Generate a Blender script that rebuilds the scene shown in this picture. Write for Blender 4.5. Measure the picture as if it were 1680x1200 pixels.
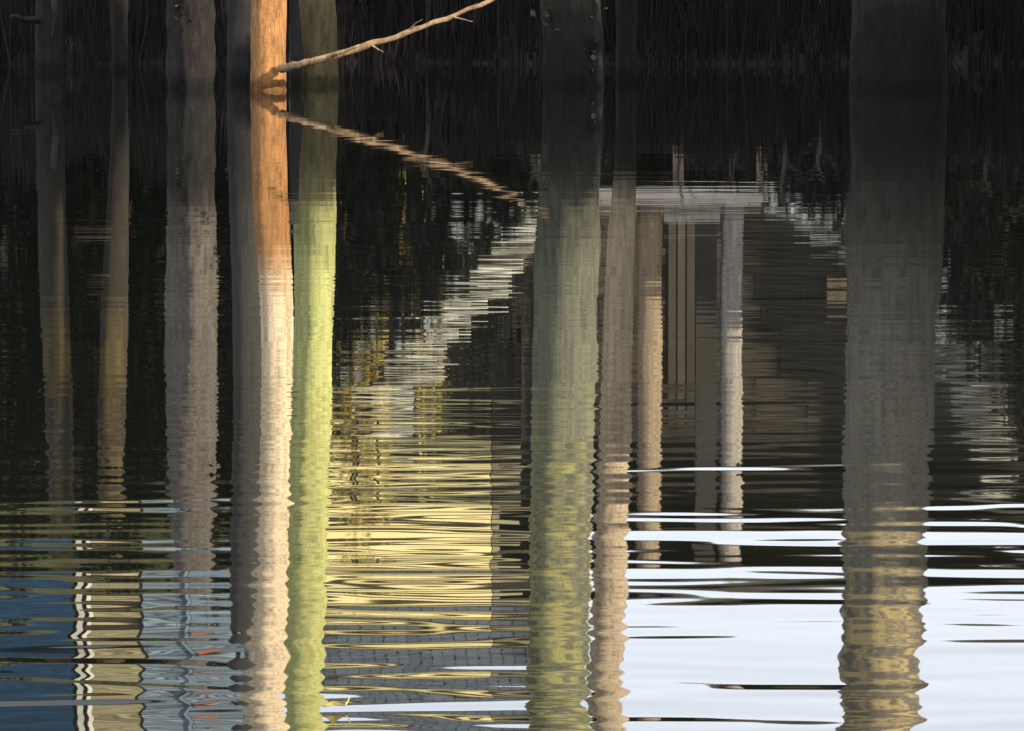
import bpy, math, random
import numpy as np
from mathutils import Vector

# ------------------------------------------------------------------ camera, sky, sun, exposure
scene = bpy.context.scene
for o in list(bpy.data.objects):
    bpy.data.objects.remove(o)
COL = scene.collection
EYE = 1.275                      # eye height above the water (m)
PITCH = 0.0789                   # camera looks down on the pond (rad)
cam_d = bpy.data.cameras.new('camera')
cam_d.sensor_width = 36.0
cam_d.lens = 192.86
cam_d.clip_start = 0.1
cam_d.clip_end = 3000
cam = bpy.data.objects.new('camera', cam_d)
cam.location = (0, 0, EYE)
cam.rotation_euler = (math.pi / 2 - PITCH, 0, 0)
COL.objects.link(cam)
scene.camera = cam

SUN_EL = math.radians(21)
SUN_AZ = math.radians(122)       # measured from +Y towards +X
world = bpy.data.worlds.new('World')
scene.world = world
world.use_nodes = True
wn = world.node_tree
wn.nodes.clear()
sky = wn.nodes.new('ShaderNodeTexSky')
sky.sky_type = 'NISHITA'
sky.sun_disc = False
sky.sun_elevation = SUN_EL
sky.sun_rotation = SUN_AZ
sky.air_density = 1.0
sky.dust_density = 3.0
sky.ozone_density = 2.0
bg = wn.nodes.new('ShaderNodeBackground')
bg.inputs['Strength'].default_value = 0.15
wo = wn.nodes.new('ShaderNodeOutputWorld')
# thin high cloud veil over the whole sky, a little uneven
wtc = wn.nodes.new('ShaderNodeTexCoord')
wno = wn.nodes.new('ShaderNodeTexNoise')
wno.inputs['Scale'].default_value = 2.5
wno.inputs['Detail'].default_value = 6
wn.links.new(wtc.outputs['Generated'], wno.inputs['Vector'])
wmr = wn.nodes.new('ShaderNodeMapRange')
wmr.inputs[1].default_value = 0.3
wmr.inputs[2].default_value = 0.7
wmr.inputs[3].default_value = 0.55
wmr.inputs[4].default_value = 0.8
wn.links.new(wno.outputs['Fac'], wmr.inputs[0])
wmx = wn.nodes.new('ShaderNodeMix')
wmx.data_type = 'RGBA'
wmx.inputs[7].default_value = (5.7, 5.75, 6.2, 1)
wn.links.new(wmr.outputs[0], wmx.inputs[0])
wn.links.new(sky.outputs[0], wmx.inputs[6])
wn.links.new(wmx.outputs[2], bg.inputs[0])
wn.links.new(bg.outputs[0], wo.inputs[0])

sun_d = bpy.data.lights.new('sun', 'SUN')
sun_d.energy = 3.4
sun_d.angle = math.radians(0.5)
sun_d.color = (1.0, 0.88, 0.70)
sun = bpy.data.objects.new('sun', sun_d)
sdir = Vector((math.sin(SUN_AZ) * math.cos(SUN_EL), math.cos(SUN_AZ) * math.cos(SUN_EL), math.sin(SUN_EL)))
sun.rotation_euler = (-sdir).to_track_quat('-Z', 'Y').to_euler()
COL.objects.link(sun)

scene.view_settings.view_transform = 'Standard'
scene.view_settings.look = 'None'
scene.view_settings.gamma = 1.0
scene.view_settings.use_curve_mapping = False
scene.view_settings.exposure = 1.4
scene.render.engine = 'CYCLES'
scene.cycles.max_bounces = 6
scene.cycles.use_denoising = True

rng = np.random.default_rng(11)
random.seed(11)
F = 9000.0                       # photograph pixels per radian

def depr(y):
    return math.tan(PITCH + math.atan((y - 600) / F))

def wx(x, Y):                    # world x of photograph column x at distance Y
    return (x - 840) / F * Y

def wz(y, Y):                    # height of what the water mirrors at photograph row y, at distance Y
    return depr(y) * Y - EYE

# ------------------------------------------------------------------ helpers
def nd(nt, t, **kw):
    n = nt.nodes.new(t)
    for k, v in kw.items():
        setattr(n, k, v)
    return n

def new_mat(name, rough=0.8, spec=0.3):
    m = bpy.data.materials.new(name)
    m.use_nodes = True
    nt = m.node_tree
    b = nt.nodes['Principled BSDF']
    b.inputs['Roughness'].default_value = rough
    b.inputs['Specular IOR Level'].default_value = spec
    return m, nt, b

def noise(nt, vec, scale, detail=4, rough=0.6):
    n = nd(nt, 'ShaderNodeTexNoise')
    n.inputs['Scale'].default_value = scale
    n.inputs['Detail'].default_value = detail
    n.inputs['Roughness'].default_value = rough
    nt.links.new(vec, n.inputs['Vector'])
    return n.outputs['Fac']

def ramp(nt, fac, stops):
    r = nd(nt, 'ShaderNodeValToRGB')
    while len(r.color_ramp.elements) < len(stops):
        r.color_ramp.elements.new(0.5)
    for e, (p, c) in zip(r.color_ramp.elements, stops):
        e.position = p
        e.color = (*c, 1)
    nt.links.new(fac, r.inputs['Fac'])
    return r.outputs['Color']

def mixc(nt, fac, a, b, mode='MIX'):
    m = nd(nt, 'ShaderNodeMix', data_type='RGBA', blend_type=mode)
    for sock, v in ((m.inputs[0], fac), (m.inputs[6], a), (m.inputs[7], b)):
        if hasattr(v, 'is_output'):
            nt.links.new(v, sock)
        elif isinstance(v, tuple):
            sock.default_value = (*v, 1)
        else:
            sock.default_value = v
    return m.outputs[2]

def mapping(nt, vec, scale):
    m = nd(nt, 'ShaderNodeMapping')
    m.inputs['Scale'].default_value = scale
    nt.links.new(vec, m.inputs['Vector'])
    return m.outputs[0]

def bump(nt, b, h, strength, dist=0.02):
    n = nd(nt, 'ShaderNodeBump')
    n.inputs['Strength'].default_value = strength
    n.inputs['Distance'].default_value = dist
    nt.links.new(h, n.inputs['Height'])
    nt.links.new(n.outputs[0], b.inputs['Normal'])

def maprange(nt, v, a, b):
    n = nd(nt, 'ShaderNodeMapRange', interpolation_type='SMOOTHSTEP')
    n.inputs[1].default_value = a
    n.inputs[2].default_value = b
    nt.links.new(v, n.inputs[0])
    return n.outputs[0]

def bark(name, low, high, z0, z1, dark=0.45, moss=None, moss_sun_amt=0.0, moss_sun_z=None, stretch=(7, 7, 1.3)):
    """bark changing with height (low -> high): own colour plus shade painted in low down, furrowed along the stem"""
    m, nt, b = new_mat(name, 0.85, 0.2)
    tc = nd(nt, 'ShaderNodeTexCoord')
    oc = tc.outputs['Object']
    sep = nd(nt, 'ShaderNodeSeparateXYZ')
    nt.links.new(oc, sep.inputs[0])
    big = noise(nt, oc, 2.2, 3)
    addz = nd(nt, 'ShaderNodeMath', operation='MULTIPLY_ADD')
    nt.links.new(big, addz.inputs[0])
    addz.inputs[1].default_value = 0.9
    nt.links.new(sep.outputs[2], addz.inputs[2])
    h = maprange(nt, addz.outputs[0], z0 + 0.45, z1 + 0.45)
    col = mixc(nt, h, low, high)  # dark low tones paint the bank's shade onto the trunks
    fur = noise(nt, mapping(nt, oc, stretch), 4.0, 8, 0.78)
    furc = ramp(nt, fur, [(0.32, (dark, dark, dark)), (0.56, (1, 1, 1)), (0.8, (1.25, 1.22, 1.18))])
    col = mixc(nt, 1.0, col, furc, 'MULTIPLY')
    fine = noise(nt, mapping(nt, oc, (3, 3, 9)), 9.0, 3)
    finec = ramp(nt, fine, [(0.3, (0.66, 0.64, 0.62)), (0.6, (1.1, 1.1, 1.1))])
    col = mixc(nt, 0.55, col, finec, 'MULTIPLY')
    blot = ramp(nt, noise(nt, mapping(nt, oc, (4, 4, 1.6)), 2.6, 6, 0.7), [(0.36, (0.55, 0.52, 0.50)), (0.52, (1, 1, 1)), (0.68, (1.14, 1.1, 1.04))])
    col = mixc(nt, 0.8, col, blot, 'MULTIPLY')
    if moss:
        mo = ramp(nt, noise(nt, mapping(nt, oc, (2.5, 2.5, 1.2)), 1.8, 5, 0.65), [(0.46, (0, 0, 0)), (0.6, (1, 1, 1))])
        sc = nd(nt, 'ShaderNodeMath', operation='MULTIPLY')
        nt.links.new(mo, sc.inputs[0])
        sc.inputs[1].default_value = moss_sun_amt
        sc2 = nd(nt, 'ShaderNodeMath', operation='MULTIPLY')
        nt.links.new(sc.outputs[0], sc2.inputs[0])
        nt.links.new(maprange(nt, sep.outputs[2], *(moss_sun_z or (z0, z1))), sc2.inputs[1])
        col = mixc(nt, sc2.outputs[0], col, moss)
    wob = nd(nt, 'ShaderNodeMath', operation='MULTIPLY_ADD')
    nt.links.new(noise(nt, oc, 14, 3), wob.inputs[0])
    wob.inputs[1].default_value = -0.16
    nt.links.new(sep.outputs[2], wob.inputs[2])
    wet = maprange(nt, wob.outputs[0], -0.06, 0.06)
    col = mixc(nt, wet, mixc(nt, 1.0, col, (0.42, 0.40, 0.38), 'MULTIPLY'), col)
    nt.links.new(col, b.inputs['Base Color'])
    bump(nt, b, fur, 0.9, 0.03)
    return m

def wood(name, c0, c1, rough=0.75, axis=(0.6, 6, 6), even=False):
    """boards: every board its own tint, grain along its length"""
    m, nt, b = new_mat(name, rough, 0.25)
    tc = nd(nt, 'ShaderNodeTexCoord')
    geo = nd(nt, 'ShaderNodeNewGeometry')
    info = nd(nt, 'ShaderNodeObjectInfo')
    rnd = info.outputs['Random']
    vm = nd(nt, 'ShaderNodeVectorMath', operation='ADD')
    nt.links.new(geo.outputs['Position'], vm.inputs[0])
    sc = nd(nt, 'ShaderNodeMath', operation='MULTIPLY')
    nt.links.new(rnd, sc.inputs[0])
    sc.inputs[1].default_value = 37.0
    nt.links.new(sc.outputs[0], vm.inputs[1])
    g = noise(nt, mapping(nt, vm.outputs[0], axis), 5.0, 5, 0.7)
    col = ramp(nt, g, [(0.3, c0), (0.7, c1)])
    tint = ramp(nt, rnd, [(0.0, (0.88, 0.88, 0.86) if even else (0.55, 0.55, 0.55)), (0.5, (1, 0.98, 0.95)), (1.0, (1.05, 1.04, 1.0) if even else (1.3, 1.25, 1.15))])
    col = mixc(nt, 1.0, col, tint, 'MULTIPLY')
    nt.links.new(col, b.inputs['Base Color'])
    bump(nt, b, g, 0.4, 0.01)
    return m

def leafmat(name, c0, c1, rough=0.5, spec=0.4, trans=0.0):
    m, nt, b = new_mat(name, rough, spec)
    geo = nd(nt, 'ShaderNodeNewGeometry')
    col = ramp(nt, geo.outputs['Random Per Island'], [(0.0, c0), (0.75, c1), (1.0, tuple(min(1, v * 1.7) for v in c1))])
    nt.links.new(col, b.inputs['Base Color'])
    if trans:
        t = nd(nt, 'ShaderNodeBsdfTranslucent')
        nt.links.new(col, t.inputs[0])
        mx = nd(nt, 'ShaderNodeMixShader')
        mx.inputs[0].default_value = trans
        out = nt.nodes['Material Output']
        nt.links.new(b.outputs[0], mx.inputs[1])
        nt.links.new(t.outputs[0], mx.inputs[2])
        nt.links.new(mx.outputs[0], out.inputs[0])
    return m

def mesh_np(name, v, f, mat=None, smooth=False):
    v = np.asarray(v, dtype=np.float32)
    f = np.asarray(f, dtype=np.int32)
    me = bpy.data.meshes.new(name)
    n = f.shape[1]
    me.vertices.add(len(v))
    me.vertices.foreach_set('co', v.ravel())
    me.loops.add(f.size)
    me.loops.foreach_set('vertex_index', f.ravel())
    me.polygons.add(len(f))
    me.polygons.foreach_set('loop_start', np.arange(0, f.size, n, dtype=np.int32))
    me.polygons.foreach_set('use_smooth', np.full(len(f), smooth, dtype=bool))
    if mat:
        me.materials.append(mat)
    me.update(calc_edges=True)
    return me

def obj(name, me, parent=None, loc=(0, 0, 0)):
    o = bpy.data.objects.new(name, me)
    COL.objects.link(o)
    o.location = loc
    if parent:
        o.parent = parent
    return o

def tag(o, label=None, cat=None, group=None, kind=None):
    if label: o['label'] = label
    if cat: o['category'] = cat
    if group: o['group'] = group
    if kind: o['kind'] = kind
    return o

def thing(name, label, cat, loc, group=None):
    return tag(obj(name, None, None, loc), label, cat, group)

_cube = {}
def box(name, mat, parent, x0, x1, y0, y1, z0, z1, ry=0.0):
    """one piece of timber etc.; coordinates local to the parent; alike pieces share mesh data"""
    if mat.name not in _cube:
        v = [(a, b, c) for a in (-.5, .5) for b in (-.5, .5) for c in (-.5, .5)]
        f = [(0, 1, 3, 2), (4, 6, 7, 5), (0, 4, 5, 1), (2, 3, 7, 6), (0, 2, 6, 4), (1, 5, 7, 3)]
        _cube[mat.name] = mesh_np('piece_' + mat.name, v, f, mat)
    o = obj(name, _cube[mat.name], parent, ((x0 + x1) / 2, (y0 + y1) / 2, (z0 + z1) / 2))
    o.scale = (x1 - x0, y1 - y0, z1 - z0)
    o.rotation_euler = (0, ry, 0)
    return o

def tube(path, rad, seg=20, rough=0.0, seed=0, lobes=0.0):
    """tapered, slightly irregular limb along a path; returns verts, quads"""
    r = np.random.default_rng(seed)
    path = np.asarray(path, float)
    n = len(path)
    tan = np.gradient(path, axis=0)
    tan /= np.linalg.norm(tan, axis=1)[:, None]
    ref = np.array([0, 1, 0]) if abs(tan[0][1]) < 0.8 else np.array([1, 0, 0])
    a = np.linspace(0, 2 * math.pi, seg, endpoint=False)
    ph = r.uniform(0, 6.28, 6)
    V = []
    jit = r.normal(0, 1, (n, seg))
    jit = (jit + np.roll(jit, 1, 0) + np.roll(jit, 1, 1) + np.roll(jit, -1, 0)) / 2.0
    for i in range(n):
        u = np.cross(ref, tan[i]); u /= np.linalg.norm(u)
        w = np.cross(tan[i], u)
        t = i / max(1, n - 1)
        rr = rad[i] * (1 + lobes * (np.sin(2 * a + ph[0] + 3 * t) * .5 + np.sin(3 * a + ph[1] - 4 * t) * .4 + np.sin(5 * a + ph[2] + 9 * t) * .25) + rough * jit[i])
        V.append(path[i] + rr[:, None] * (np.cos(a)[:, None] * u + np.sin(a)[:, None] * w))
    V = np.vstack(V)
    Fq = []
    for i in range(n - 1):
        for j in range(seg):
            k = (j + 1) % seg
            Fq.append((i * seg + j, i * seg + k, (i + 1) * seg + k, (i + 1) * seg + j))
    # close the top with a small cone of quads
    tip = len(V)
    V = np.vstack([V, path[-1] + tan[-1] * rad[-1] * 0.5])
    for j in range(0, seg, 2):
        Fq.append(((n - 1) * seg + j, (n - 1) * seg + (j + 1) % seg, (n - 1) * seg + (j + 2) % seg, tip))
    return V, Fq

def spline(pts, n):
    pts = np.asarray(pts, float)
    t = np.linspace(0, 1, len(pts))
    tt = np.linspace(0, 1, n)
    # smooth (Catmull-like) interpolation
    out = np.empty((n, pts.shape[1]))
    for c in range(pts.shape[1]):
        m = np.gradient(pts[:, c], t)
        i = np.clip(np.searchsorted(t, tt) - 1, 0, len(pts) - 2)
        h = t[i + 1] - t[i]
        s = (tt - t[i]) / h
        out[:, c] = ((2 * s**3 - 3 * s**2 + 1) * pts[i, c] + (s**3 - 2 * s**2 + s) * h * m[i]
                     + (-2 * s**3 + 3 * s**2) * pts[i + 1, c] + (s**3 - s**2) * h * m[i + 1])
    return out

def leaves(pos, size, up=0.3, r=rng, aspect=0.55):
    """one diamond-shaped, slightly folded leaf per position"""
    n = len(pos)
    d = r.normal(0, 1, (n, 3)); d[:, 2] *= (1 - up)
    d /= np.linalg.norm(d, axis=1)[:, None]
    q = r.normal(0, 1, (n, 3))
    s = np.cross(d, q); s /= np.linalg.norm(s, axis=1)[:, None]
    L = (size * r.uniform(0.65, 1.35, n))[:, None]
    nn = np.cross(d, s)
    V = np.empty((n, 4, 3))
    V[:, 0] = pos
    V[:, 1] = pos + d * L * 0.5 + s * L * aspect * 0.5 + nn * L * 0.08
    V[:, 2] = pos + d * L
    V[:, 3] = pos + d * L * 0.5 - s * L * aspect * 0.5 + nn * L * 0.08
    return V.reshape(-1, 3), np.arange(4 * n).reshape(-1, 4)

# ------------------------------------------------------------------ materials
M = {}
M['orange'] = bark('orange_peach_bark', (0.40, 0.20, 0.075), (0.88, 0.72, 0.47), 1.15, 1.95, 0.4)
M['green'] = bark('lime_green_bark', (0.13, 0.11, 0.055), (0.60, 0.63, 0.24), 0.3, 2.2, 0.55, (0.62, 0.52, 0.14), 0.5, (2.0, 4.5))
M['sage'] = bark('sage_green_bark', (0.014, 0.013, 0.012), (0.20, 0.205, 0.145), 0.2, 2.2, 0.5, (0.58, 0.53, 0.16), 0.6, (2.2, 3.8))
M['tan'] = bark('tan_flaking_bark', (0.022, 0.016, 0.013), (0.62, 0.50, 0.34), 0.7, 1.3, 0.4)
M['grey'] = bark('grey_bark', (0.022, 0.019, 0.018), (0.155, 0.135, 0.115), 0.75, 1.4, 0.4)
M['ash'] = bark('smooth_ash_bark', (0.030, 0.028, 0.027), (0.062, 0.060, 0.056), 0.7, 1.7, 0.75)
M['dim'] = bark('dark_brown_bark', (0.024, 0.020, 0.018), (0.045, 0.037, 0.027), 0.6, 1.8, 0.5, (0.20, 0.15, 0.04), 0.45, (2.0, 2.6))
M['olive'] = bark('olive_grey_bark', (0.012, 0.011, 0.010), (0.215, 0.20, 0.155), 0.3, 2.8, 0.6, (0.62, 0.48, 0.22), 0.85, (3.5, 4.3))  # golden patches high up paint sunlight on this trunk
M['deadwood'] = bark('dead_branch_wood', (0.36, 0.25, 0.14), (0.36, 0.25, 0.14), 0, 1, 0.45)
M['log'] = bark('tan_log_post', (0.34, 0.26, 0.17), (0.38, 0.30, 0.20), 0, 3, 0.35)
M['pale_log'] = bark('pale_grey_log_post', (0.36, 0.34, 0.31), (0.40, 0.36, 0.30), 0, 3, 0.4)
M['sapling'] = bark('sapling_bark', (0.07, 0.055, 0.05), (0.09, 0.075, 0.06), 0, 1, 0.6)
M['yew'] = leafmat('dark_evergreen_leaf', (0.006, 0.006, 0.005), (0.014, 0.0135, 0.010), 0.65, 0.12)
M['blackgreen'] = leafmat('blackish_evergreen_leaf', (0.002, 0.002, 0.002), (0.005, 0.005, 0.004), 0.8, 0.05)
M['holly'] = leafmat('dark_glossy_leaf', (0.007, 0.007, 0.006), (0.018, 0.017, 0.013), 0.6, 0.15)
M['glints'] = leafmat('pale_glint_leaf', (0.34, 0.36, 0.27), (0.58, 0.60, 0.48), 0.35, 0.5)
M['gold'] = leafmat('yellow_autumn_leaf', (0.30, 0.22, 0.05), (0.50, 0.42, 0.12), 0.6, 0.3, 0.25)
M['ivy'] = leafmat('ivy_leaf', (0.02, 0.022, 0.014), (0.05, 0.05, 0.034), 0.6, 0.2)
M['crown'] = leafmat('crown_leaf', (0.03, 0.045, 0.015), (0.08, 0.10, 0.03), 0.55, 0.3, 0.2)
M['cabin'] = wood('weathered_brown_board', (0.022, 0.020, 0.015), (0.085, 0.076, 0.060))
M['pale_post'] = wood('pale_grey_post_wood', (0.26, 0.24, 0.21), (0.46, 0.43, 0.38), axis=(6, 6, 0.6))
M['tan_post'] = wood('tan_post_wood', (0.24, 0.17, 0.10), (0.42, 0.32, 0.20), axis=(6, 6, 0.6))
M['deck'] = wood('bleached_deck_wood', (0.48, 0.44, 0.38), (0.72, 0.68, 0.60))
M['yellow'] = wood('yellow_painted_board', (0.84, 0.72, 0.30), (0.92, 0.83, 0.44), even=True)
M['greyboard'] = wood('grey_painted_board', (0.16, 0.15, 0.12), (0.26, 0.25, 0.21))
M['blue'] = wood('blue_painted_board', (0.005, 0.028, 0.068), (0.012, 0.050, 0.11))
M['paleblue'] = wood('pale_blue_painted_board', (0.16, 0.23, 0.30), (0.30, 0.39, 0.47))
M['khaki'] = wood('khaki_board', (0.30, 0.27, 0.15), (0.46, 0.42, 0.26))
M['tread'] = wood('pale_green_white_step', (0.66, 0.68, 0.56), (0.88, 0.90, 0.80), even=True)
M['stone_tread'] = wood('pale_grey_step', (0.50, 0.50, 0.43), (0.70, 0.70, 0.62))
M['white'] = wood('white_painted_wood', (0.58, 0.58, 0.54), (0.78, 0.78, 0.74))
M['slate'] = wood('blue_grey_slate', (0.035, 0.046, 0.058), (0.10, 0.118, 0.135), 0.5)
M['rust'] = wood('orange_painted_metal', (0.55, 0.16, 0.05), (0.66, 0.22, 0.08))
M['felt'] = wood('brown_roof_felt', (0.020, 0.016, 0.013), (0.045, 0.036, 0.029), 0.9)

def glassmat():
    m, nt, b = new_mat('dark_window_glass', 0.06, 0.6)
    b.inputs['Base Color'].default_value = (0.03, 0.04, 0.05, 1)
    return m
M['glass'] = glassmat()

def groundmat():
    m, nt, b = new_mat('leaf_litter_and_grass', 0.95, 0.15)
    geo = nd(nt, 'ShaderNodeNewGeometry')
    p = geo.outputs['Position']
    sep = nd(nt, 'ShaderNodeSeparateXYZ')
    nt.links.new(p, sep.inputs[0])
    litter = ramp(nt, noise(nt, p, 3.5, 6, 0.75), [(0.3, (0.007, 0.006, 0.005)), (0.55, (0.017, 0.014, 0.011)), (0.75, (0.035, 0.027, 0.018))])
    grass = ramp(nt, noise(nt, p, 2.2, 6, 0.7), [(0.3, (0.03, 0.032, 0.012)), (0.6, (0.08, 0.075, 0.026)), (0.8, (0.15, 0.12, 0.05))])
    h = maprange(nt, sep.outputs[2], 3.4, 4.6)
    col = mixc(nt, h, litter, grass)
    nt.links.new(col, b.inputs['Base Color'])
    bump(nt, b, noise(nt, p, 14, 5, 0.7), 0.8, 0.05)
    return m

def watermat():
    m, nt, b = new_mat('still_pond_water', 0.016, 0.5)
    b.inputs['Base Color'].default_value = (0.006, 0.007, 0.005, 1)
    b.inputs['IOR'].default_value = 1.333
    return m

# ------------------------------------------------------------------ ground
BANK = 53.3
def ground_z(x, y):
    z = np.full(np.broadcast(x, y).shape, 0.0)
    far = np.clip((y - BANK + 0.35 * np.sin(x * 1.1) + 0.2 * np.sin(x * 2.7 + 1)) / 1.0, -3, None)
    near = (3.2 - y) / 1.0
    right = (x - 8.3 - 0.02 * y) / 1.0
    left = (-11.0 - x) / 1.0
    sd = np.maximum(np.maximum(far, near), np.maximum(right, left))   # >0 outside the pond
    t = np.clip(sd, 0, None)
    z = np.where(sd < 0, np.maximum(sd * 0.5, -0.8), 0.55 * (1 - np.exp(-t / 0.5)))
    # far hillside, higher on the left
    s = np.clip(y - 61.2, 0, None)
    side = 1 / (1 + np.exp((x + 0.2) * 1.6))
    hill = 1.35 * (1 - np.exp(-s / 1.5)) + side * np.minimum(np.clip(s - 0.3, 0, None) * 0.55, 5.4)
    z = z + np.where(sd > 0, hill, 0)
    return z

def build_ground():
    xs = np.concatenate([np.linspace(-900, -40, 12), np.linspace(-30, -10, 12), np.linspace(-9.6, 9.6, 75), np.linspace(10.2, 30, 14), np.linspace(40, 900, 12)])
    ys = np.concatenate([np.linspace(-400, -10, 10), np.linspace(-6, 50, 40), np.linspace(50.6, 84, 95), np.linspace(88, 140, 14), np.linspace(180, 1500, 12)])
    X, Y = np.meshgrid(xs, ys)
    Z = ground_z(X, Y)
    near = (np.abs(X) < 30) & (Y > 50) & (Y < 90) & (Z > 0.02)
    Z = Z + np.where(near, rng.normal(0, 0.03, Z.shape), 0)
    V = np.stack([X, Y, Z], -1).reshape(-1, 3)
    nx, ny = len(xs), len(ys)
    i = np.arange(ny - 1)[:, None] * nx + np.arange(nx - 1)[None, :]
    Fq = np.stack([i, i + 1, i + nx + 1, i + nx], -1).reshape(-1, 4)
    tag(obj('ground', mesh_np('ground', V, Fq, groundmat(), True)), kind='structure')
build_ground()

# ------------------------------------------------------------------ water: one sheet with real, very low ripples
def build_water():
    r = np.random.default_rng(5)
    d = np.concatenate([np.linspace(2.2, 7.5, 20), np.arange(7.6, 22, 0.022), np.arange(22, 36, 0.04), np.arange(36, 54.6, 0.09)])
    u = np.concatenate([[-3.0, -1.2, -0.6, -0.3, -0.2], np.linspace(-0.15, 0.15, 340), [0.2, 0.3, 0.6, 1.2, 3.0]])
    U, D = np.meshgrid(u, d)
    X = U * D
    Y = D.copy()
    X = np.clip(X, -11.8, 11.8)
    H = np.zeros_like(X)
    sl = np.zeros_like(X)
    # (wavelength range, slope rms, count, direction spread)
    comps = []
    for lo, hi, slope, cnt, spread in ((0.11, 0.22, 0.0090, 40, 0.20), (0.22, 0.6, 0.0080, 34, 0.15), (0.6, 1.8, 0.0060, 14, 0.15), (0.12, 0.3, 0.0016, 24, 1.3)):
        for _ in range(cnt):
            lam = math.exp(r.uniform(math.log(lo), math.log(hi)))
            th = r.normal(0, spread)
            k = 2 * math.pi / lam
            comps.append((k * math.sin(th), k * math.cos(th), k, slope * math.sqrt(2 / cnt) * r.uniform(0.5, 1.4), r.uniform(0, 6.28)))
    # slow patches of livelier and calmer water
    P = np.zeros_like(X)
    for _ in range(9):
        lam = r.uniform(1.2, 5.0)
        th = r.normal(0, 0.7)
        k = 2 * math.pi / lam
        P += np.sin(k * math.sin(th) * X + k * math.cos(th) * Y + r.uniform(0, 6.28))
    P = 0.70 + 0.30 * np.tanh(P / 1.8)
    for kx, ky, k, s, ph in comps:
        A = s / k
        H += A * np.sin(kx * X + ky * Y + ph)
    calm = np.interp(D, [8.5, 9.5, 11, 12.3, 13.5, 15, 18, 24, 32, 40, 46], [0.8, 0.95, 0.88, 0.56, 0.34, 0.25, 0.165, 0.12, 0.115, 0.085, 0.03])
    side = np.interp(np.abs(U), [0, 0.15, 0.2], [1, 1, 0])
    H *= calm * P * side
    V = np.stack([X, Y, H], -1).reshape(-1, 3)
    nx, ny = len(u), len(d)
    i = np.arange(ny - 1)[:, None] * nx + np.arange(nx - 1)[None, :]
    Fq = np.stack([i, i + 1, i + nx + 1, i + nx], -1).reshape(-1, 4)
    tag(obj('water', mesh_np('water', V, Fq, watermat(), True)), kind='structure')
build_water()

# ------------------------------------------------------------------ trees in the water and on the bank
def trunk_mesh(name, ctl, Y, mat, seed, seg=26, n=90, rough=0.025, lobes=0.05):
    """ctl: (photo row, left column, right column) of the mirrored trunk; returns mesh and base x"""
    zs, cx, rr = [], [], []
    for (y, xa, xb) in ctl:
        zs.append(wz(y, Y)); cx.append(wx((xa + xb) / 2, Y)); rr.append((xb - xa) / 2 / F * Y)
    return zs, cx, rr

def tree(name, label, cat, Y, ctl, mat, seed, top=None, crown=0, extra_top=None, group=None, flare=1.25, snag=False):
    zs, cx, rr = trunk_mesh(name, ctl, Y, mat, seed)
    base = np.array([cx[0], Y, 0.0])
    pts = [(cx[0], Y, -0.75, rr[0] * flare)]
    pts += [(c, Y, z, q) for c, z, q in zip(cx, zs, rr)]
    if top:                                   # continue above the mirrored part
        h = np.linspace(zs[-1], top, 4)[1:]
        for j, z in enumerate(h):
            pts.append((cx[-1] + (j + 1) * 0.05 * (-1) ** seed, Y, z, rr[-1] * (0.88, 0.7, 0.45)[j]))
    pts = np.array(pts)
    # resample evenly by height
    zz = np.linspace(pts[0, 2], pts[-1, 2], 100)
    P = np.stack([np.interp(zz, pts[:, 2], pts[:, c]) for c in range(4)], -1)
    k = np.ones(7) / 7
    for c in (0, 3):
        pad = np.pad(P[:, c], 3, mode='edge')
        P[:, c] = np.convolve(pad, k, 'valid')
    t = thing(name, label, cat, tuple(base), group)
    V, Fq = tube(P[:, :3] - base, P[:, 3], 26, 0.035, seed, 0.07)
    if snag:                                  # ragged broken top
        r = np.random.default_rng(seed)
        V[-27:-1, 2] += r.uniform(-0.12, 0.22, 26)
    tr = obj('trunk', mesh_np('trunk', V, Fq, mat, True), t)
    if crown:
        r = np.random.default_rng(seed + 50)
        ptop = P[-1, :3] - base
        pos = []
        for b in range(9):
            z0 = ptop[2] * r.uniform(0.74, 0.99)
            ang = r.uniform(0, 6.28)
            L = r.uniform(1.0, 2.1)
            xz = np.interp(z0, P[:, 2], P[:, 0]) - base[0]
            s = np.array([xz, 0, z0])
            e = s + np.array([math.cos(ang) * L, math.sin(ang) * L, r.uniform(0.4, 1.3)])
            mid = (s + e) / 2 + np.array([0, 0, -0.1])
            path = spline([s, mid, e], 9)
            v, f = tube(path, np.linspace(0.06, 0.015, 9), 8, 0.03, seed + b)
            obj('branch', mesh_np('branch', v, f, mat, True), t)
            pos.append(e + r.normal(0, 0.45, (crown, 3)))
            pos.append(mid + r.normal(0, 0.32, (crown // 3, 3)))
        pos = np.vstack(pos)
        v, f = leaves(pos, 0.11, 0.2, r)
        obj('crown', mesh_np('crown', v, f, M['crown']), t)
    return t, tr, base

def limb(parent, base, pts, r0, r1, mat, seed, name='branch', n=16):
    p = spline(np.asarray(pts) - np.asarray(base), n)
    kr = np.random.default_rng(seed + 900)
    p[1:-1] += kr.normal(0, r0 * 0.16, (n - 2, 3))
    v, f = tube(p, np.linspace(r0, r1, n) * kr.uniform(0.85, 1.18, n), 10, 0.06, seed, 0.10)
    return obj(name, mesh_np(name, v, f, mat, True), parent)

def direct_z(y, Y):
    return EYE - depr(y) * Y

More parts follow.
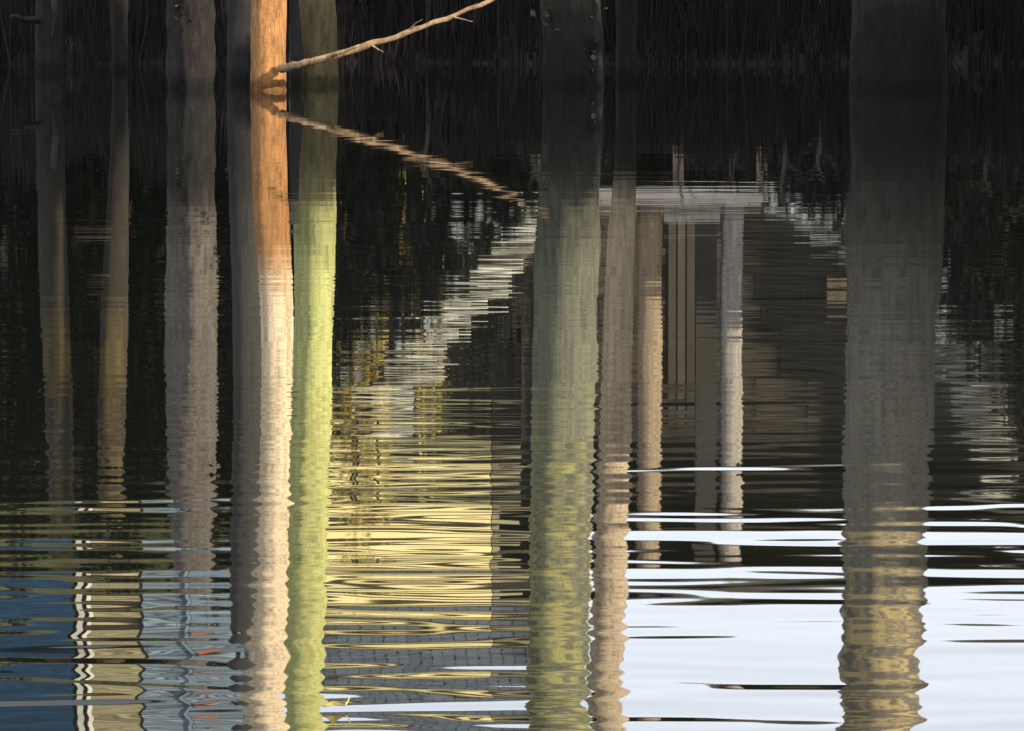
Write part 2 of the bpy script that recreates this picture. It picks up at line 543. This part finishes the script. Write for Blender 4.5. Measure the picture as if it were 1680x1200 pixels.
# the pine with orange foot, leaning a little
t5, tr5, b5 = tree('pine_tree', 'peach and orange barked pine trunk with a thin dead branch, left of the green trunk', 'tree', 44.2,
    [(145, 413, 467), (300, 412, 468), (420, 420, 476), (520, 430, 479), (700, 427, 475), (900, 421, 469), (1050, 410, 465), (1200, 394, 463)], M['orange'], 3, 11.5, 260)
Yb = 44.0
pts = [(wx(462, Yb), 44.05, direct_z(113, Yb)), (wx(500, Yb), 43.85, direct_z(104, Yb)), (wx(556, Yb), 43.75, direct_z(88, Yb)), (wx(640, Yb), 43.7, direct_z(62, Yb)),
       (wx(720, Yb), 43.7, direct_z(34, Yb)), (wx(812, Yb), 43.75, direct_z(-3, Yb)), (wx(900, Yb), 43.8, direct_z(-52, Yb))]
br = limb(t5, b5, pts, 0.034, 0.012, M['deadwood'], 4, n=30)
limb(t5, b5, [(wx(540, Yb), 43.72, direct_z(94, Yb)), (wx(556, Yb), 43.66, direct_z(86, Yb)), (wx(592, Yb), 43.6, direct_z(73, Yb))], 0.024, 0.010, M['deadwood'], 7, 'twig', 8)
for (xp, yp, dx, dy, sd) in ((668, 53, 26, -22, 1), (742, 26, 34, 8, 2), (610, 72, 22, 12, 3)):
    limb(t5, b5, [(wx(xp, Yb), 43.7, direct_z(yp, Yb)), (wx(xp + dx * .5, Yb), 43.66, direct_z(yp + dy * .6, Yb)), (wx(xp + dx, Yb), 43.6, direct_z(yp + dy, Yb))], 0.009, 0.003, M['deadwood'], 80 + sd, 'twig', 7)
for (y, x0, x1, dz) in ((330, 470, 500, .02), (640, 472, 492, .04), (800, 428, 408, .05)):
    zc = wz(y, 44.0)
    limb(t5, b5, [(wx(x0, 44.1), 44.1, zc), (wx((x0 + x1) / 2, 44), 43.95, zc + dz), (wx(x1, 44), 43.9, zc + dz * 2)], 0.02, 0.009, M['deadwood'], 9, 'branch_stub', 6)

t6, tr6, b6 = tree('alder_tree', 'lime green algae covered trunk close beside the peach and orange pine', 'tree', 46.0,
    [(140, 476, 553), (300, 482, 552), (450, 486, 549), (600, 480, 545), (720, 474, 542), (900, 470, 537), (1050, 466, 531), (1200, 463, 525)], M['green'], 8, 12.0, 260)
limb(t6, b6, [(wx(484, 45.8), 45.85, -0.3), (wx(486, 45.8), 45.78, 0.5), (wx(478, 45.8), 45.75, 1.2)], 0.055, 0.03, M['ash'], 12, 'sucker', 14)

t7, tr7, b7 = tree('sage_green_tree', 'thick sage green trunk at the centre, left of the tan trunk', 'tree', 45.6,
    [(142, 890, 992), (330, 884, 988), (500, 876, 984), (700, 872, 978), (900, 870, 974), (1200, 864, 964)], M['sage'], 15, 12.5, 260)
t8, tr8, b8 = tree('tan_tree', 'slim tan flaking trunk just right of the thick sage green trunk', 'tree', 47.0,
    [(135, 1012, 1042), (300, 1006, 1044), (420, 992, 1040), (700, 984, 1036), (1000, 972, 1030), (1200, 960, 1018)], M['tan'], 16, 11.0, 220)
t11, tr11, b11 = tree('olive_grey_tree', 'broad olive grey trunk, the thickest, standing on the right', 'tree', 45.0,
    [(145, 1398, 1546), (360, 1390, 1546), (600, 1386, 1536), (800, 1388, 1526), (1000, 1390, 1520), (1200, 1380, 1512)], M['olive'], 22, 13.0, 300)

t3, tr3, b3 = tree('broken_grey_tree', 'rough grey trunk with a paler bark patch, left of the peach pine', 'tree', 45.0,
    [(145, 276, 352), (300, 276, 352), (500, 272, 356), (700, 274, 354), (850, 278, 348), (940, 284, 338)], M['grey'], 31, None, 0, snag=True)
t4, tr4, b4 = tree('slender_ash_tree', 'smooth pale grey trunk partly behind the peach pine', 'tree', 46.8,
    [(136, 372, 424), (300, 374, 428), (500, 380, 432), (700, 380, 430), (900, 374, 424), (1040, 374, 416), (1110, 378, 408)], M['ash'], 33, None, 0, snag=True)
t1, tr1, b1 = tree('dark_brown_tree', 'dark brown trunk with a side stub, leftmost of all the trunks', 'tree', 50.0,
    [(118, 58, 100), (300, 60, 106), (500, 64, 112), (700, 72, 118), (850, 80, 118)], M['dim'], 35, None, 0, snag=True)
limb(t1, b1, [(wx(62, 49.8), 49.9, direct_z(34, 49.8)), (wx(46, 49.7), 49.75, direct_z(32, 49.7)), (wx(18, 49.6), 49.7, direct_z(28, 49.6))], 0.035, 0.02, M['dim'], 41, 'branch_stub', 8)
limb(t1, b1, [(wx(86, 49.7), 49.85, 0.85), (wx(92, 49.7), 49.68, 0.55), (wx(88, 49.7), 49.72, 0.3)], 0.03, 0.016, M['ash'], 42, 'branch_stub', 8)
t2, tr2, b2 = tree('leaning_thin_tree', 'thin dark trunk leaning slightly, second from the left edge', 'tree', 50.5,
    [(115, 186, 210), (300, 178, 212), (500, 164, 208), (700, 158, 202), (800, 158, 196)], M['dim'], 37, None, 0, snag=True)
for (y, x0, x1) in ((462, 176, 138), (380, 180, 118)):
    z = wz(y, 50.4)
    limb(t2, b2, [(wx(x0, 50.4), 50.4, z), (wx((x0 + x1) / 2, 50.3), 50.3, z + .02), (wx(x1, 50.2), 50.25, z + .03)], 0.03, 0.018, M['dim'], 44, 'branch_stub', 8)

# ivy on the thick central trunk: single leaves
def ivy(parent, base, Y, spots, r, nl, seed):
    rr = np.random.default_rng(seed)
    pos = []
    for (x, z0, z1) in spots:
        n = nl
        z = rr.uniform(z0, z1, n)
        px = rr.normal(x, 14, n)
        X = (px - 840) / F * Y
        pos.append(np.stack([X - base[0], np.full(n, -r - 0.02) + rr.uniform(-.03, .05, n), z], -1))
    v, f = leaves(np.vstack(pos), 0.06, 0.2, rr, 0.8)
    tag(obj('ivy', mesh_np('ivy', v, f, M['ivy']), parent), kind='stuff')
ivy(t7, b7, 45.3, [(960, 0.05, 0.62), (975, 0.2, 0.9), (900, 0.5, 1.0)], 0.22, 22, 3)
ivy(t3, b3, 44.8, [(300, 0.5, 1.0), (330, 0.9, 1.7)], 0.17, 30, 4)

# dead stalks and grass blades matted along the far water's edge
def undergrowth():
    r = np.random.default_rng(77)
    n = 16000
    x = r.uniform(-7, 8, n); y = BANK + r.uniform(-0.6, 1.2, n)
    keep = ground_z(x, y) > -0.06
    x, y = x[keep], y[keep]; n = len(x)
    z = ground_z(x, y); z = np.maximum(z, -0.02)
    h = r.uniform(0.15, 0.8, n) * (0.6 + 0.4 * np.sin(x * 2.3) ** 2)
    lean = r.normal(0, 0.10, n); w = r.uniform(0.004, 0.012, n)
    V = np.empty((n, 4, 3))
    V[:, 0] = np.stack([x - w, y, z - .03], -1); V[:, 1] = np.stack([x + w, y + .004, z - .03], -1)
    V[:, 2] = np.stack([x + lean * h + w * .3, y - .05 * h, z + h], -1); V[:, 3] = np.stack([x + lean * h - w * .3, y - .05 * h, z + h], -1)
    m = leafmat('dead_stalk', (0.013, 0.0115, 0.0115), (0.017, 0.015, 0.015), 0.95, 0.03)
    tag(obj('undergrowth', mesh_np('undergrowth', V.reshape(-1, 3), np.arange(4 * n).reshape(-1, 4), m)),
        'matted dark dead stalks and grass along the far water edge', 'undergrowth', kind='stuff')
undergrowth()

# thin saplings at the foot of the far bank
sap = [(1115, 'thin dark sapling on the bank, right of the tan trunk', 9, 0.95), (1203, 'dark sapling stem left of the tallest thin bank sapling', 22, 0.8),
       (1285, 'tall thin grey sapling on the bank midway between tan and olive trunks', 10, 1.05), (1345, 'dark sapling stem just left of the olive grey trunk', 14, 0.8),
       (700, 'thin dark sapling on the bank right of the green trunk', 9, 1.0), (1620, 'thin dark sapling on the bank at the right edge', 12, 0.9)]
for i, (x, lab, w, h) in enumerate(sap):
    Y = 53.9 + 0.15 * (i % 3)
    bx = wx(x, Y); bz = float(ground_z(np.array(bx), np.array(Y)))
    t = thing('sapling', lab, 'sapling', (bx, Y, bz), 'saplings on the far bank')
    p = spline([(0, 0, -0.1), (0.02, 0, h * .4), (-0.02, 0.02, h * .75), (0.05, 0, h)], 24)
    v, f = tube(p, np.linspace(w / 2 / F * Y, 0.008, 24), 10, 0.04, 60 + i, 0.05)
    obj('stem', mesh_np('stem', v, f, M['sapling'], True), t)
    for k in range(3):
        z = h * (0.45 + 0.17 * k); s = (-1) ** (k + i)
        p = spline([(0, 0, z), (0.1 * s, 0.02, z + .08), (0.2 * s, 0.05, z + .2)], 8)
        v, f = tube(p, np.linspace(0.012, 0.004, 8), 6, 0.03, 70 + k)
        obj('twig', mesh_np('twig', v, f, M['sapling'], True), t)

# ------------------------------------------------------------------ dark evergreen bushes along the far bank (a V-shaped gap between them)
def bush(name, label, xpx, hw, ytop, Y, mat, n, seed, leaf=0.075, group='dark evergreen bushes along the far bank', cat='bush', shell=0.72, glints=0):
    r = np.random.default_rng(seed)
    bx = wx(xpx, Y); bz = max(0.0, float(ground_z(np.array(bx), np.array(Y)))) - 0.05
    H = wz(ytop, Y) - bz
    W = hw / F * Y
    t = thing(name, label, cat, (bx, Y, bz), group)
    a = r.uniform(0, 2 * math.pi, n)
    zt = r.uniform(0, 1, n)
    ph = r.uniform(0, 6.28, 6)
    # lumpy dome profile
    prof = np.sqrt(np.clip(1 - zt ** 2.2, 0, 1)) * (1 + 0.13 * np.sin(5 * a + ph[0] + 4 * zt) + 0.10 * np.sin(9 * zt + ph[1] + 2 * a) + 0.08 * np.sin(8 * a + ph[2]))
    rad = r.uniform(shell, 1.03, n)
    pos = np.stack([np.cos(a) * prof * W * rad, np.sin(a) * prof * W * 0.7 * rad, zt * H * rad * (1 + 0.05 * np.sin(6 * a + ph[3]))], -1)
    # sprays that stand out of the outline
    m = n // 9
    j = r.integers(0, n, m // 14)
    extra = np.repeat(pos[j], 14, 0) * np.repeat(r.uniform(1.0, 1.13, len(j)), 14)[:, None] + r.normal(0, 0.07, (len(j) * 14, 3))
    pos = np.vstack([pos, extra])
    pos[:, 2] = np.maximum(pos[:, 2], 0.02)
    v, f = leaves(pos, leaf, 0.25, r)
    obj('foliage', mesh_np('foliage', v, f, mat), t)
    if glints:
        a = r.uniform(0, 2 * math.pi, glints); zt = r.uniform(0.62, 1.0, glints)
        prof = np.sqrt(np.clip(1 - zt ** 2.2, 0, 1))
        q = np.stack([np.cos(a) * prof * W, np.sin(a) * prof * W * 0.7, zt * H], -1) * r.uniform(1.0, 1.10, glints)[:, None]
        q = np.repeat(q, 7, 0) + r.normal(0, 0.055, (glints * 7, 3))
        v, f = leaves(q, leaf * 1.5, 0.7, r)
        tag(obj('glint_leaves', mesh_np('glint_leaves', v, f, M['glints']), t), kind='stuff')  # pale leaves added as glints along the bush outline
    for k in range(3):
        an = r.uniform(0, 6.28)
        p = spline([(0.1 * math.cos(an), 0.1 * math.sin(an), -0.2), (W * .25 * math.cos(an), W * .2 * math.sin(an), H * .4), (W * .4 * math.cos(an), W * .3 * math.sin(an), H * .8)], 10)
        v, f = tube(p, np.linspace(0.05, 0.015, 10), 8, 0.04, seed + k)
        obj('stem', mesh_np('stem', v, f, M['sapling'], True), t)
    return t

BU = [
 ('tall dark evergreen bush at the far left edge', -20, 210, 930, 55.0, 'blackgreen', 13000),
 ('dark evergreen bush behind the thin leaning trunk', 190, 170, 900, 55.6, 'blackgreen', 11000),
 ('dark evergreen bush behind the rough grey trunk', 360, 150, 905, 55.2, 'blackgreen', 12000),
 ('tall dark evergreen bush right behind the green trunk', 520, 140, 670, 55.0, 'yew', 10000),
 ('middling dark bush stepping down right of the green trunk', 660, 115, 545, 55.3, 'holly', 8000),
 ('low dark bush just left of the thick sage trunk', 790, 95, 400, 55.0, 'yew', 7000),
 ('lowest dark bush behind the sage and tan trunks', 950, 130, 262, 54.6, 'holly', 6000),
 ('low dark bush under the deck, right of the tan trunk', 1150, 130, 245, 54.4, 'yew', 6000),
 ('low dark bush left of the olive grey trunk', 1340, 90, 350, 54.8, 'holly', 7000),
 ('middling dark bush behind the olive grey trunk', 1455, 95, 430, 55.2, 'yew', 8000),
 ('tall dark bush right of the olive grey trunk', 1600, 95, 570, 55.0, 'holly', 9000),
 ('tall dark evergreen bush at the right edge', 1720, 95, 790, 55.4, 'yew', 11000),
]
for i, (lab, x, hw, yt, Y, mt, n) in enumerate(BU):
    bush('evergreen_bush', lab, x, hw, yt, Y, M[mt], n, 100 + i, leaf=(0.12 if mt == 'blackgreen' else 0.075), glints=(12 if 3 <= i <= 5 or 8 <= i <= 10 else 0))

bush('slope_bush', 'dark bush on the slope between the hut and the sage trunk', 790, 95, 668, 61.3, M['holly'], 6000, 151, 0.08, None)
bush('yellow_shrub', 'yellow leaved shrub in front of the yellow hut', 590, 75, 930, 62.5, M['gold'], 4200, 140, 0.085, None, 'shrub', 0.4)
bush('yellow_shrub', 'small yellow leaved shrub at the foot of the yellow hut, near the sage trunk', 700, 60, 740, 61.0, M['gold'], 1800, 141, 0.08, None, 'shrub', 0.4)

# ------------------------------------------------------------------ boathouse of brown boards with a deck and pale posts
def boathouse():
    Y = 62.0
    x0, x1 = wx(856, Y), wx(1770, Y)
    zd, zr = wz(345, Y), wz(900, Y)
    base = (x0, Y, 1.3)
    t = thing('boathouse', 'brown boarded boathouse with pale deck and posts between the tan and olive trunks', 'boathouse', base)
    L = lambda x, yy=Y: wx(x, yy) - base[0]
    Z = lambda y, yy=Y: wz(y, yy) - base[2]
    # wall: horizontal boards, each its own
    w = box('wall', M['felt'], t, 0, x1 - x0, 0.55, 0.62, zd - base[2] + 0.02, zr - base[2])
    nb = 24
    dz = (zr - zd) / nb
    for k in range(nb):
        z = zd - base[2] + k * dz
        sp = random.uniform(0.35, 0.65) * (x1 - x0)
        for (a, b) in ((0, sp - .004), (sp + .004, x1 - x0)):
            j = random.uniform(0, 0.05)
            box('board', M['cabin'], t, a, b, 0.49 - j, 0.547, z + 0.008, z + dz - random.uniform(0.012, 0.05))
    # deck: joist beam and boards
    box('deck_beam', M['deck'], t, L(905), L(1262), -1.16, -1.06, Z(311, 60.9), Z(331, 60.9))
    for k in range(9):
        xa = L(905) + (L(1262) - L(905)) * k / 9
        xb = L(905) + (L(1262) - L(905)) * (k + 1) / 9
        box('deck_board', M['deck'], t, xa + .006, xb - .006, -1.20, 0.46, Z(333, 60.9) , Z(340, 60.9) + random.uniform(0, .012))
    for x in (930, 1100, 1235):
        box('deck_leg', M['tan_post'], t, L(x), L(x) + .12, -1.02, -.9, -1.0, Z(310, 60.9))
    # door frame and threshold
    y = 61.4
    def log_post(xa, xb, yt, mat, seed, dy=-.63):
        r0 = (xb - xa) / 2 / F * y
        za, zb = Z(342, y), Z(yt, y)
        kr = np.random.default_rng(seed)
        n = 40
        p = np.stack([kr.normal(0, .006, n).cumsum() * .25, np.zeros(n), np.linspace(0, zb - za, n)], -1)
        v, f = tube(p, r0 * kr.uniform(.93, 1.06, n), 16, .035, seed, .05)
        obj('post', mesh_np('post', v, f, mat, True), t, (L((xa + xb) / 2, y), dy, za))
    log_post(1046, 1086, 908, M['log'], 61)
    log_post(1184, 1221, 940, M['pale_log'], 62)
    log_post(1004, 1030, 908, M['pale_log'], 63)
    box('rail', M['pale_post'], t, L(1089, y), L(1181, y), -.70, -.62, Z(350, y), Z(363, y))
    box('post', M['cabin'], t, L(1142, y), L(1176, y), -.72, -.55, Z(365, y), Z(906, y))
    dr = box('door', M['felt'], t, L(1098), L(1174), .46, .485, Z(352), Z(660))
    for k in range(5):
        xa = L(1098) + (L(1174) - L(1098)) * k / 5
        xb = L(1098) + (L(1174) - L(1098)) * (k + 1) / 5
        box('door_board', M['cabin'], t, xa + .006, xb - .006, .42 - .012 * (k % 3), .455, Z(354), Z(650 + 9 * (k % 3)))
    # roof
    box('roof', M['felt'], t, -0.25, x1 - x0 + .25, -0.95, 3.2, Z(904), Z(922))
    box('fascia', M['cabin'], t, -0.27, x1 - x0 + .27, -1.0, -0.954, Z(894), Z(925))
    # side and rear walls
    box('side_wall', M['felt'], t, 0.0, 0.06, 0.63, 3.0, 0.0, zr - base[2])
    box('side_wall', M['felt'], t, x1 - x0 - .06, x1 - x0, 0.63, 3.0, 0.0, zr - base[2])
    box('rear_wall', M['felt'], t, 0.0, x1 - x0, 3.01, 3.08, 0.0, zr - base[2])
    nb = thing('nest_box', 'small yellowish wooden nest box on the boathouse wall', 'nest box', (wx(1375, 62.3), 62.35, wz(462, 62.3)))
    box('body', M['tan_post'], nb, -.11, .11, 0, .14, 0, .22)
    box('lid', M['deck'], nb, -.13, .13, -.03, .145, .222, .245)
    box('perch', M['felt'], nb, -.02, .02, -.05, -.001, .07, .10)
boathouse()

# ------------------------------------------------------------------ two flights of pale steps climbing left and right from the deck
def steps(name, label, line, n, wpx, mat, Y, seed):
    r = random.Random(seed)
    ys = np.array([p[1] for p in line]); xs = np.array([p[0] for p in line])
    bx = wx(line[0][0], Y); bz = wz(line[0][1], Y) - 0.4
    t = thing(name, label, 'steps', (bx, Y, bz))
    pts = []
    for k in range(n):
        y = ys[0] + (ys[-1] - ys[0]) * (k + r.uniform(-.15, .15)) / (n - 1)
        x = float(np.interp(y, ys, xs))
        w = wpx * r.uniform(.75, 1.2)
        x0 = wx(x - w / 2, Y) - bx; x1 = wx(x + w / 2, Y) - bx
        z = wz(y, Y) - bz
        th = r.uniform(.022, .042)
        box('tread', mat, t, x0, x1, -.30, .05 + r.uniform(0, .03), z - th, z, ry=r.uniform(-.03, .03))
        pts.append(((x0 + x1) / 2, -.1, z - th - .08))
    for dx in (-.25, .25):
        p = spline([(a + dx, b + .12, c) for a, b, c in pts], 24)
        v, f = tube(p, np.full(24, .06), 8, .02, seed)
        obj('stringer', mesh_np('stringer', v, f, M['cabin'], True), t)
    for k in range(1, n, 4):
        a, b, c = pts[k]
        box('support', M['cabin'], t, a - .05, a + .05, .02, .12, -1.6, c)
steps('wooden_steps', 'flight of pale wooden steps climbing left from the deck to the yellow hut', [(905, 340), (850, 400), (810, 450), (770, 500), (700, 560), (670, 620), (625, 672)], 15, 92, M['tread'], 59.6, 5)
steps('grey_steps', 'flight of pale grey steps climbing right from the deck behind the olive trunk', [(1285, 348), (1340, 375), (1420, 430), (1480, 490), (1545, 560), (1590, 640), (1640, 735)], 18, 62, M['stone_tread'], 59.6, 6)

# ------------------------------------------------------------------ yellow boarded hut with slate roof
def hut():
    Y = 66.0
    xa, xb, xc = wx(415, Y), wx(806, Y), wx(880, Y)
    zb, ze = wz(678, Y), wz(1062, Y)
    base = (xa, Y, zb - 0.3)
    t = thing('yellow_hut', 'yellow boarded hut with blue grey slate roof behind the dark bushes', 'hut', base)
    W = xb - xa; z0 = 0.3; z1 = ze - base[2]
    box('wall', M['felt'], t, 0, xc - xa, 0.05, 0.12, -0.6, z1)
    rows = [(684, 700), (738, 756), (768, 800), (820, 850), (880, 914), (938, 966), (992, 1014), (1038, 1060)]  # wide gaps built in to imitate dark bands of the rippled reflection
    hz = lambda y: wz(y, Y) - base[2]
    for (ya, yb) in rows:
        j = random.uniform(0, .03)
        box('board', M['yellow'], t, 0, W, -0.03 - j, 0.046, hz(ya), hz(yb))
        box('board', M['khaki'], t, W + .012, xc - xa, 0.0 - j, 0.046, hz(ya) + .01, hz(yb) - .01)  # duller khaki paints in the shade of the return wall
    box('plinth', M['felt'], t, 0, xc - xa, -.03, .046, -0.5, z0 - .01)
    box('side_wall', M['yellow'], t, 0, .06, .121, 2.6, -0.6, z1)
    box('side_wall', M['greyboard'], t, xc - xa - .06, xc - xa, .121, 2.6, -0.6, z1)
    box('rear_wall', M['greyboard'], t, 0, xc - xa, 2.601, 2.67, -0.6, z1)
    # roof slope rising away from the pond, slates laid in courses
    pitch = math.radians(42)
    rf = obj('roof', mesh_np('roof', [(-.15, -.2, z1), (xc - xa + .15, -.2, z1), (xc - xa + .15, 1.35, z1 + 1.55 * math.tan(pitch)), (-.15, 1.35, z1 + 1.55 * math.tan(pitch)),
                                      (-.15, 2.9, z1), (xc - xa + .15, 2.9, z1)], [(0, 1, 2, 3), (3, 2, 5, 4)], M['felt']), t)
    sl = 1.55 / math.cos(pitch)
    rows, cols = 11, 13
    v = [(a, b, c) for a in (-.5, .5) for b in (-.5, .5) for c in (-.5, .5)]
    f = [(0, 1, 3, 2), (4, 6, 7, 5), (0, 4, 5, 1), (2, 3, 7, 6), (0, 2, 6, 4), (1, 5, 7, 3)]
    me = mesh_np('slate', v, f, M['slate'])
    cw = (xc - xa + .3) / cols
    for i in range(rows):
        for k in range(cols):
            s = (i + .5) / rows * sl
            x = -.15 + (k + .5 + (0.5 if i % 2 else 0)) * cw
            if x > xc - xa + .15: continue
            o = obj('slate', me, rf, (x, -.2 + s * math.cos(pitch) - .03, z1 + s * math.sin(pitch) + .035))
            o.scale = (cw * random.uniform(.86, .98), sl / rows * random.uniform(1.0, 1.3), random.uniform(.01, .03))
            o.rotation_euler = (pitch - 0.05 + random.uniform(-.05, .05), random.uniform(-.03, .03), random.uniform(-.05, .05))
hut()

# ------------------------------------------------------------------ blue boarded house on the slope, far left
def blue_house():
    Y = 75.0
    xa, x1 = wx(-160, Y), wx(392, Y)
    zb, ze = wz(945, Y), wz(1380, Y)
    base = (xa, Y, zb - 0.6)
    t = thing('blue_house', 'blue boarded house with pale corner board and slatted shutter beyond the left bushes', 'house', base)
    L = lambda x: wx(x, Y) - xa
    Z = lambda y: wz(y, Y) - base[2]
    zt = ze - base[2]
    box('wall', M['felt'], t, 0, x1 - xa, .05, .12, -1.0, zt)
    nb = 20
    dz = (zt - .3) / nb
    for k in range(nb):
        z = .3 + k * dz
        box('board', M['blue'], t, 0, L(114), -.01, .046, z + .008, z + dz - .008)
        box('board', M['paleblue'], t, L(230), L(300), -.01, .046, z + .008, z + dz - .06)
        box('board', M['paleblue'], t, L(308), x1 - xa, -.01, .046, z + .008, z + dz - .06)
    box('corner_board', M['stone_tread'], t, L(121), L(130), -.04, .046, .3, zt)
    box('drainpipe', M['paleblue'], t, L(301), L(307), -.06, -.012, .3, zt)
    w = box('window', M['cabin'], t, L(142), L(226), .0, .046, Z(1000), zt - .3)
    sh = box('shutter', M['stone_tread'], t, L(138), L(145), -.05, -.001, Z(995), zt - .3)
    ns = 17
    h = (zt - .3 - Z(1000)) / ns
    for k in range(ns):
        box('slat', M['khaki'], t, L(146), L(224), -.045, -.02, Z(1000) + k * h + .02, Z(1000) + (k + 1) * h - .04)
    fb = box('flower_box', M['rust'], t, L(314), L(352), -.28, -.012, Z(1150), Z(1172))
    box('side_wall', M['blue'], t, 0, .06, .121, 4, -1, zt)
    box('side_wall', M['blue'], t, x1 - xa - .06, x1 - xa, .121, 4, -1, zt)
    box('rear_wall', M['blue'], t, 0, x1 - xa, 4.01, 4.08, -1, zt)
    obj('roof', mesh_np('roof', [(-.3, -.4, zt - .1), (x1 - xa + .3, -.4, zt - .1), (x1 - xa + .3, 2.05, zt + 2), (-.3, 2.05, zt + 2), (-.3, 4.5, zt - .1), (x1 - xa + .3, 4.5, zt - .1)],
                            [(0, 1, 2, 3), (3, 2, 5, 4)], M['slate']), t)
blue_house()

# ------------------------------------------------------------------ tall evergreens added out of view on the right bank: they keep the low sun off the far bank and the trunks' feet
def evergreen(x, y, H, W, label, seed, n=9000):
    r = np.random.default_rng(seed)
    t = thing('shade_evergreen', label, 'tree', (x, y, 0.45), 'unseen shade evergreens added on the right bank')
    p = spline([(0, 0, -.3), (.05, 0, H * .5), (0, 0, H * .97)], 20)
    v, f = tube(p, np.linspace(.2, .03, 20), 12, .03, seed)
    obj('trunk', mesh_np('trunk', v, f, M['dim'], True), t)
    zt = r.uniform(0.02, 1, n)
    a = r.uniform(0, 6.28, n)
    pr = W * (np.clip(1 - zt, 0, 1) ** .55) * (0.85 + .2 * np.sin(4 * a + 9 * zt) + .12 * np.sin(25 * zt))
    rad = np.sqrt(r.uniform(.05, 1, n))
    v, f = leaves(np.stack([np.cos(a) * pr * rad, np.sin(a) * pr * rad, zt * H], -1), .30, .2, r)
    obj('crown', mesh_np('crown', v, f, M['yew']), t)
ORD = ('first', 'second', 'third', 'fourth', 'fifth', 'sixth')
for i, y in enumerate((43.8, 46.6, 49.4, 52.2, 55.0, 57.8)):
    evergreen(11.2 + .7 * (i % 2), y, (12.6, 12.4, 10.8, 5.5, 6.5, 8.0)[i], 2.2, '%s tall unseen evergreen added for shade on the right bank, counted from the shorter ones' % ORD[i], 300 + i)
for i, y in enumerate((28.5, 31.5, 34.5, 37.5, 40.6)):
    evergreen(11.0 + .6 * (i % 2), y, 6.3 + .5 * ((i * 5) % 3), 2.3, '%s shorter unseen evergreen added for shade on the right bank, counted from the near shore' % ORD[i], 320 + i, 8000)

# ------------------------------------------------------------------ leaves afloat on the pond
def float_leaf(x, y, size, label, mat, rz, seed):
    d = EYE / depr(y)
    t = thing('floating_leaf', label, 'leaf', ((x - 840) / F * d, d, 0.004))
    r = np.random.default_rng(seed)
    a = np.linspace(0, 2 * math.pi, 15)[:-1]
    rad = size * (0.62 + 0.38 * np.abs(np.cos(a))) * r.uniform(.88, 1.1, 14)
    V = [(0, 0, 0.004)] + [(q * math.cos(b), .55 * q * math.sin(b), 0.002 + 0.010 * abs(math.sin(b)) * r.uniform(.4, 1.2)) for q, b in zip(rad, a)]
    V = np.array(V)
    Fq = [(0, 1 + k, 1 + (k + 1) % 14, 1 + (k + 2) % 14) for k in range(0, 14, 2)]
    bl = obj('blade', mesh_np('blade', V, Fq, mat), t)
    v, f = tube(spline([(size, 0, .004), (size * 1.3, .004, .008), (size * 1.6, .01, .016)], 6), np.linspace(.0016, .001, 6), 6)
    obj('stalk', mesh_np('stalk', v, f, mat), t)
    t.rotation_euler = (0, 0, rz)
float_leaf(545, 1166, .020, 'yellow leaf afloat just right of the green trunk reflection near the bottom', M['gold'], .4, 1)
float_leaf(1216, 770, .020, 'dark curled leaf afloat beside the pale boathouse post reflection', M['dim'], 1.2, 2)
float_leaf(350, 772, .026, 'pale brown leaf afloat between the rough grey and smooth grey trunk reflections', M['deadwood'], 2.0, 3)
